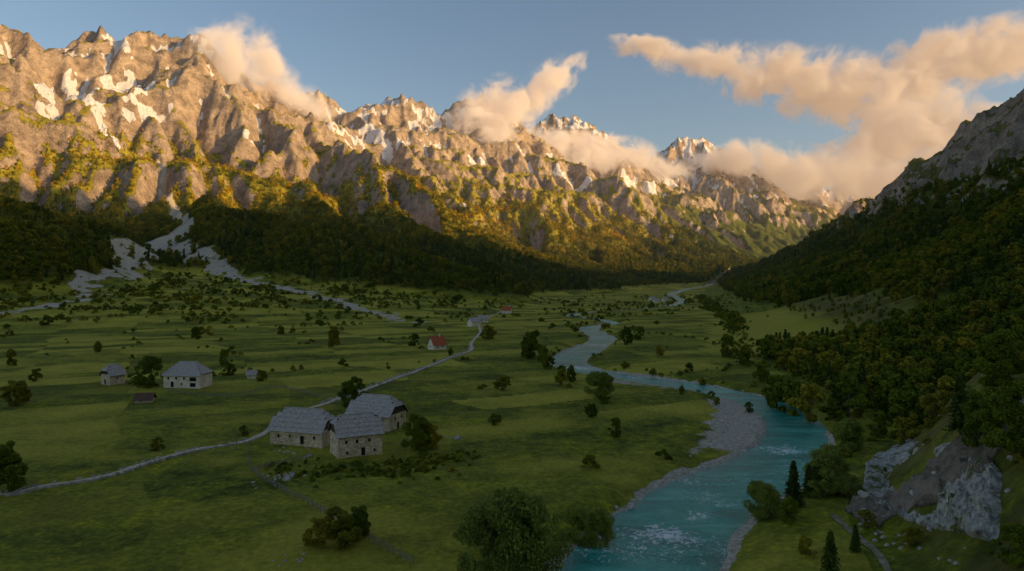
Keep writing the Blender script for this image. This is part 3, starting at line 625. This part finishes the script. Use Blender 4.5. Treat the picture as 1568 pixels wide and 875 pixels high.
def house(name,p,L,Wd,H,RH,rz,f0=.6,hip=2.5,wall=None,roof=None,ov=.5,wins=(),timber=True,zlift=0.,chim=False):
    wall=wall or M_stone; roof=roof or M_shing
    e=link(bpy.data.objects.new(name,None)); e.location=(p[0],p[1],p[2]+zlift); e.rotation_euler=(0,0,rz)
    l,w=L/2,Wd/2; b=-1.2
    V=[(-l,-w,b),(l,-w,b),(l,w,b),(-l,w,b),(-l,-w,H),(l,-w,H),(l,w,H),(-l,w,H)]; Fc=[(0,1,5,4),(2,3,7,6),(1,2,6,5),(3,0,4,7)]
    mk('walls',V,Fc,wall,e)
    g=w*(1-f0); zg=H+RH*f0-.12; V=[];Fc=[]
    for s in (-1,1):
        k=len(V); V+=[(s*l,-w,H),(s*l,w,H),(s*l,g,zg),(s*l,-g,zg)]; Fc.append((k,k+1,k+2,k+3))
    mk('gable_ends',V,Fc,M_dark if timber else wall,e)
    a=ov; le=l+a; we=w+a; zE=H-RH*a/w*.9; zR=H+RH
    def ext(f): return le if f<=f0 else le-hip*(f-f0)/(1-f0+1e-6)
    V=[];Fc=[]; hz=zE+(zR-zE)*f0
    for s in (-1,1):
        k=len(V); y0=s*we; y1=s*we*(1-f0)
        V+=[(-le,y0,zE),(le,y0,zE),(le,y1,hz),(-le,y1,hz),(ext(1),0,zR),(-ext(1),0,zR)]
        Fc+=[(k,k+1,k+2,k+3),(k+3,k+2,k+4,k+5)]
    for s in (-1,1):
        k=len(V); V+=[(s*le,-we*(1-f0),hz),(s*le,we*(1-f0),hz),(s*ext(1),0,zR)]; Fc.append((k,k+1,k+2))
    mk('roof_deck',V,Fc,M_dark,e)
    V=[];Fc=[]; nc=max(4,int(math.hypot(we,zR-zE)/1.1)); bw=.55
    for s in (-1,1):
        sl=Vector((0,-s*we,zR-zE)); ln=sl.length; sl.normalize(); nn=XA.cross(sl)
        if nn.z<0: nn=-nn
        for c in range(nc):
            f=(c+.5)/nc; xe=(ext(c/nc)+ext((c+1)/nc))/2 if c/nc>f0 else ext(c/nc); x=-xe
            while x<xe-.05:
                ww=min(bw*(.7+.7*random.random()),xe-x)
                cc=Vector((x+ww/2,s*we*(1-f),zE+(zR-zE)*f))+nn*(.10+.05*random.random())
                box(V,Fc,cc,XA,(sl+nn*-.07).normalized(),nn,ww*.94,ln/nc*1.12+.12*random.random(),.06); x+=ww
    for s in (-1,1):
        if hip<=0: break
        b0=Vector((s*le,0,hz)); t0=Vector((s*ext(1),0,zR)); sl=(t0-b0); ln=sl.length; sl.normalize(); nn=YA.cross(sl); nn=nn if nn.z>0 else -nn
        n2=max(2,int(ln/1.1))
        for c in range(n2):
            f=(c+.35)/n2; ye=we*(1-f0)*(1-f); y=-ye
            while y<ye-.05:
                ww=min(bw*(.7+.7*random.random()),ye-y); cc=b0.lerp(t0,(c+.5)/n2)+Vector((0,y+ww/2,0))+nn*.11
                box(V,Fc,cc,YA,sl,nn,ww*.97,ln/n2*1.1,.06); y+=ww
    box(V,Fc,(0,0,zR+.14),XA,YA,Z,2*ext(1)+.3,.35,.14)
    mk('roof_shingles',V,Fc,roof,e)
    V=[];Fc=[];V2=[];F2=[]
    for (side,x,z,ww,hh) in wins:
        n,t,o={0:(-YA,XA,w),1:(YA,XA,w),2:(XA,YA,l),3:(-XA,YA,l)}[side]
        c=n*(o+.01)+t*x+Z*z
        box(V,Fc,c,t,n,Z,ww,.06,hh)
        for dx,dz,a_,b_ in ((0,hh/2+.08,ww+.4,.16),(0,-hh/2-.06,ww+.3,.12),(-ww/2-.06,0,.12,hh),(ww/2+.06,0,.12,hh)):
            box(V2,F2,n*(o+.03)+t*(x+dx)+Z*(z+dz),t,n,Z,a_,.14,b_)
    if V: mk('windows_and_door',V,Fc,M_glass,e); mk('stone_surrounds',V2,F2,wall,e)
    if chim:
        V=[];Fc=[]; box(V,Fc,(L*.2,0,zR+.3),XA,YA,Z,.8,.8,1.6); box(V,Fc,(L*.2,0,zR+1.16),XA,YA,Z,1.0,1.0,.12); mk('chimney',V,Fc,wall,e)
    return e
house('stone_farmhouse',site(466,678),14,7.4,3.5,4.3,math.radians(-16),.55,2.6,wins=[(0,-4.6,1.8,.6,.8),(0,-1.5,1.9,.5,.7),(0,1.8,1.2,1.,1.9),(0,5,1.9,.6,.8),(2,0,2,.6,.8)],zlift=.3)
house('stone_farmhouse',site(545,694),10.,7.6,4.9,3.7,math.radians(28),.62,1.9,wins=[(0,-3.2,3.3,.55,.8),(0,-.8,3.3,.55,.8),(0,2.,3.3,.55,.8),(0,-3.,.9,.5,.6),(0,.6,.9,.9,1.8),(0,3.2,1.,.5,.6),(3,1.3,2.8,.4,.6),(3,-1.3,3.,.4,.6)],zlift=.2)
house('stone_farmhouse',site(577,655),13.,8.2,4.2,4.3,math.radians(-22),.5,2.7,wins=[(2,-1.5,3,.6,.9),(2,1.8,3.,.6,.9),(2,0,.9,1.1,1.9),(0,4,2.8,.6,.9)],zlift=.1)
house('whitewashed_house',site(288,592),14.,8.5,4.6,4.2,math.radians(-6),.15,4.2,wall=M_plaster,roof=M_shing2,timber=False,wins=[(0,-5,3.3,.7,1.),(0,-2,3.3,.7,1.),(0,1.0,3.3,.7,1.),(0,-3.5,1.1,1.1,2.0),(0,0,1.2,.6,.9),(0,4.4,3.0,2.6,1.4),(0,4.4,1.0,2.2,1.4)],zlift=.2)
house('stone_hut',site(173,588),5.8,5.4,3.9,3.4,math.radians(62),.45,1.8,wins=[(3,0,1.1,.9,1.8),(0,0,2.4,.5,.7)])
house('stone_hut',site(385,580),3.2,2.8,1.8,1.4,.3,1.,0,wall=M_plaster,timber=False)
house('red_roofed_house',site(669,535),7.8,7.,3.0,4.2,math.radians(35),.8,1.,wall=M_plaster,roof=M_red,timber=False,wins=[(0,-2,1.8,.8,1.),(0,1.5,1.8,.8,1.),(3,0,1.8,.8,1.)],chim=True)
house('whitewashed_house',site(739,494),8,6.5,3.5,2.6,.4,1.,0,wall=M_plaster,roof=M_shing2,timber=False,wins=[(0,-2,2,.8,1.),(0,2,2,.8,1.)])
house('red_roofed_house',site(776,480),10,8,3.5,4,-.3,1.,0,wall=M_plaster,roof=M_red,timber=False)
for px,py in ((1005,464),(1018,462),(726,500),(998,461)):
    house('whitewashed_house',site(px,py),9,7,4,3,random.random(),1.,0,wall=M_plaster,roof=M_shing2,timber=False)
house('ruined_shed',site(222,616),5.,3.6,1.2,1.5,.2,1.,0,roof=simple('rotten_boards',(.09,.05,.035),(.22,.13,.09),2),timber=True)
for px,py in ((362,690),(410,606)):
    p=site(px,py); V=[];Fc=[]; tube(V,Fc,(0,0,-.3),(0,0,3.2),.11,.08,6); box(V,Fc,(0,0,2.9),XA,YA,Z,1.1,.1,.1); mk('wooden_pole',V,Fc,M_wood,None,p)
# ------------------------------------------------------------------ clouds
def cloudmat(name,dens,scale,em):
    m=bpy.data.materials.new(name); m.use_nodes=True; nt=m.node_tree; nt.nodes.clear(); out=nt.nodes.new('ShaderNodeOutputMaterial')
    tc=nt.nodes.new('ShaderNodeTexCoord'); ln=N(nt,'ShaderNodeVectorMath',operation='LENGTH'); nt.links.new(tc.outputs['Object'],ln.inputs[0])
    P=pos(nt); n=noise(nt,P,scale,5,.66,.5)
    f=math_(nt,'SUBTRACT',1.,ln.outputs['Value']); d=math_(nt,'ADD',math_(nt,'MULTIPLY',f,1.1),math_(nt,'MULTIPLY',math_(nt,'SUBTRACT',n,.5),5.2)); d=math_(nt,'SUBTRACT',d,.30)
    edge=math_(nt,'MULTIPLY',f,3.,clamp=True)
    d=math_(nt,'MULTIPLY',math_(nt,'MULTIPLY',d,1.1,clamp=True),edge); d=math_(nt,'MULTIPLY',d,dens)
    v=N(nt,'ShaderNodeVolumePrincipled'); v.inputs['Color'].default_value=(.98,.97,.96,1); v.inputs['Anisotropy'].default_value=-.2
    nt.links.new(d,v.inputs['Density']); v.inputs['Emission Color'].default_value=(1,.62,.36,1)
    nt.links.new(math_(nt,'MULTIPLY',d,em),v.inputs['Emission Strength'])  # added warm glow stands in for sunlight scattered inside the cloud
    nt.links.new(v.outputs[0],out.inputs['Volume']); m.cycles.volume_step_rate=1.4; return m
MC1=cloudmat('cumulus_wisps',.021,.0075,.42); MC2=cloudmat('cloud_bank',.016,.0036,.31)
bm=bmesh.new(); bmesh.ops.create_icosphere(bm,subdivisions=3,radius=1); cm1=bpy.data.meshes.new('cloud'); bm.to_mesh(cm1); cm2=cm1.copy(); bm.free(); cm1.materials.append(MC1); cm2.materials.append(MC2)
CL=[(350,78,2600,66,48,15,1),(395,112,2650,68,38,-30,1),(455,150,2750,64,26,-25,1),
(765,180,3750,62,55,10,1),(820,145,3800,75,30,38,1),(868,112,3900,42,16,40,1),(740,195,3700,55,30,-10,1),(850,232,4500,95,34,-8,1),(925,244,4700,100,34,-8,1),(990,258,4900,70,20,-8,1),
(985,75,6200,60,16,-8,2),(1060,92,6200,80,24,-8,2),(1180,118,6000,120,40,-8,2),(1300,140,6000,130,50,-10,2),(1420,105,6000,110,50,20,2),(1530,80,6000,120,48,15,2),
(1400,200,5600,90,60,10,2),(1500,200,5600,70,36,0,2),(1150,248,5400,100,32,0,2),(1270,272,5500,140,40,0,2),(1400,262,5600,140,50,8,2),(1330,225,5800,80,36,5,2)]
for px,py,d,rx,rz_,rot,k in CL:
    o=link(bpy.data.objects.new('cloud',cm1 if k==1 else cm2)); x,y,z=W(px,py,d); o.location=(x,y,z); s=d/F*1.25
    o.scale=(rx*s,(rx*.5+rz_*.5)*s,rz_*s); o.rotation_euler=(0,-math.radians(rot),0)
V=[];Fc=[]; box(V,Fc,(0,4700,330),XA,YA,Z,9000,8000,860)
hm_=bpy.data.materials.new('haze'); hm_.use_nodes=True; nt=hm_.node_tree; nt.nodes.clear(); out=nt.nodes.new('ShaderNodeOutputMaterial'); v=nt.nodes.new('ShaderNodeVolumeScatter'); v.inputs['Color'].default_value=(.90,.92,1,1); v.inputs['Density'].default_value=3.0e-5; v.inputs['Anisotropy'].default_value=.2; nt.links.new(v.outputs[0],out.inputs['Volume'])
mk('valley_haze',V,Fc,hm_)
# ------------------------------------------------------------------ light, sky, camera
el=math.radians(12.5); az=math.radians(109)
sd=Vector((math.sin(az)*math.cos(el),math.cos(az)*math.cos(el),math.sin(el)))
sl=bpy.data.lights.new('sun','SUN'); sl.energy=5; sl.angle=math.radians(.5); sl.color=(1,.60,.23)
so=link(bpy.data.objects.new('sun',sl)); so.rotation_euler=sd.to_track_quat('Z','Y').to_euler(); so.location=(0,0,500)
w=bpy.data.worlds.new('World'); sc.world=w; w.use_nodes=True; nt=w.node_tree; bg=nt.nodes['Background']; sk=nt.nodes.new('ShaderNodeTexSky'); sk.sky_type='NISHITA'; sk.sun_disc=False
sk.sun_elevation=el; sk.sun_rotation=az; sk.dust_density=3.; sk.air_density=1.; sk.ozone_density=1.; sk.altitude=700
nt.links.new(sk.outputs[0],bg.inputs[0]); bg.inputs[1].default_value=.15
cd=bpy.data.cameras.new('camera'); cam=link(bpy.data.objects.new('camera',cd)); cd.sensor_width=36; cd.lens=F/1568*36; cd.shift_y=-12.5/1568; cd.clip_start=1; cd.clip_end=40000
cam.location=(0,0,EYE); cam.rotation_euler=(math.pi/2,0,0); sc.camera=cam
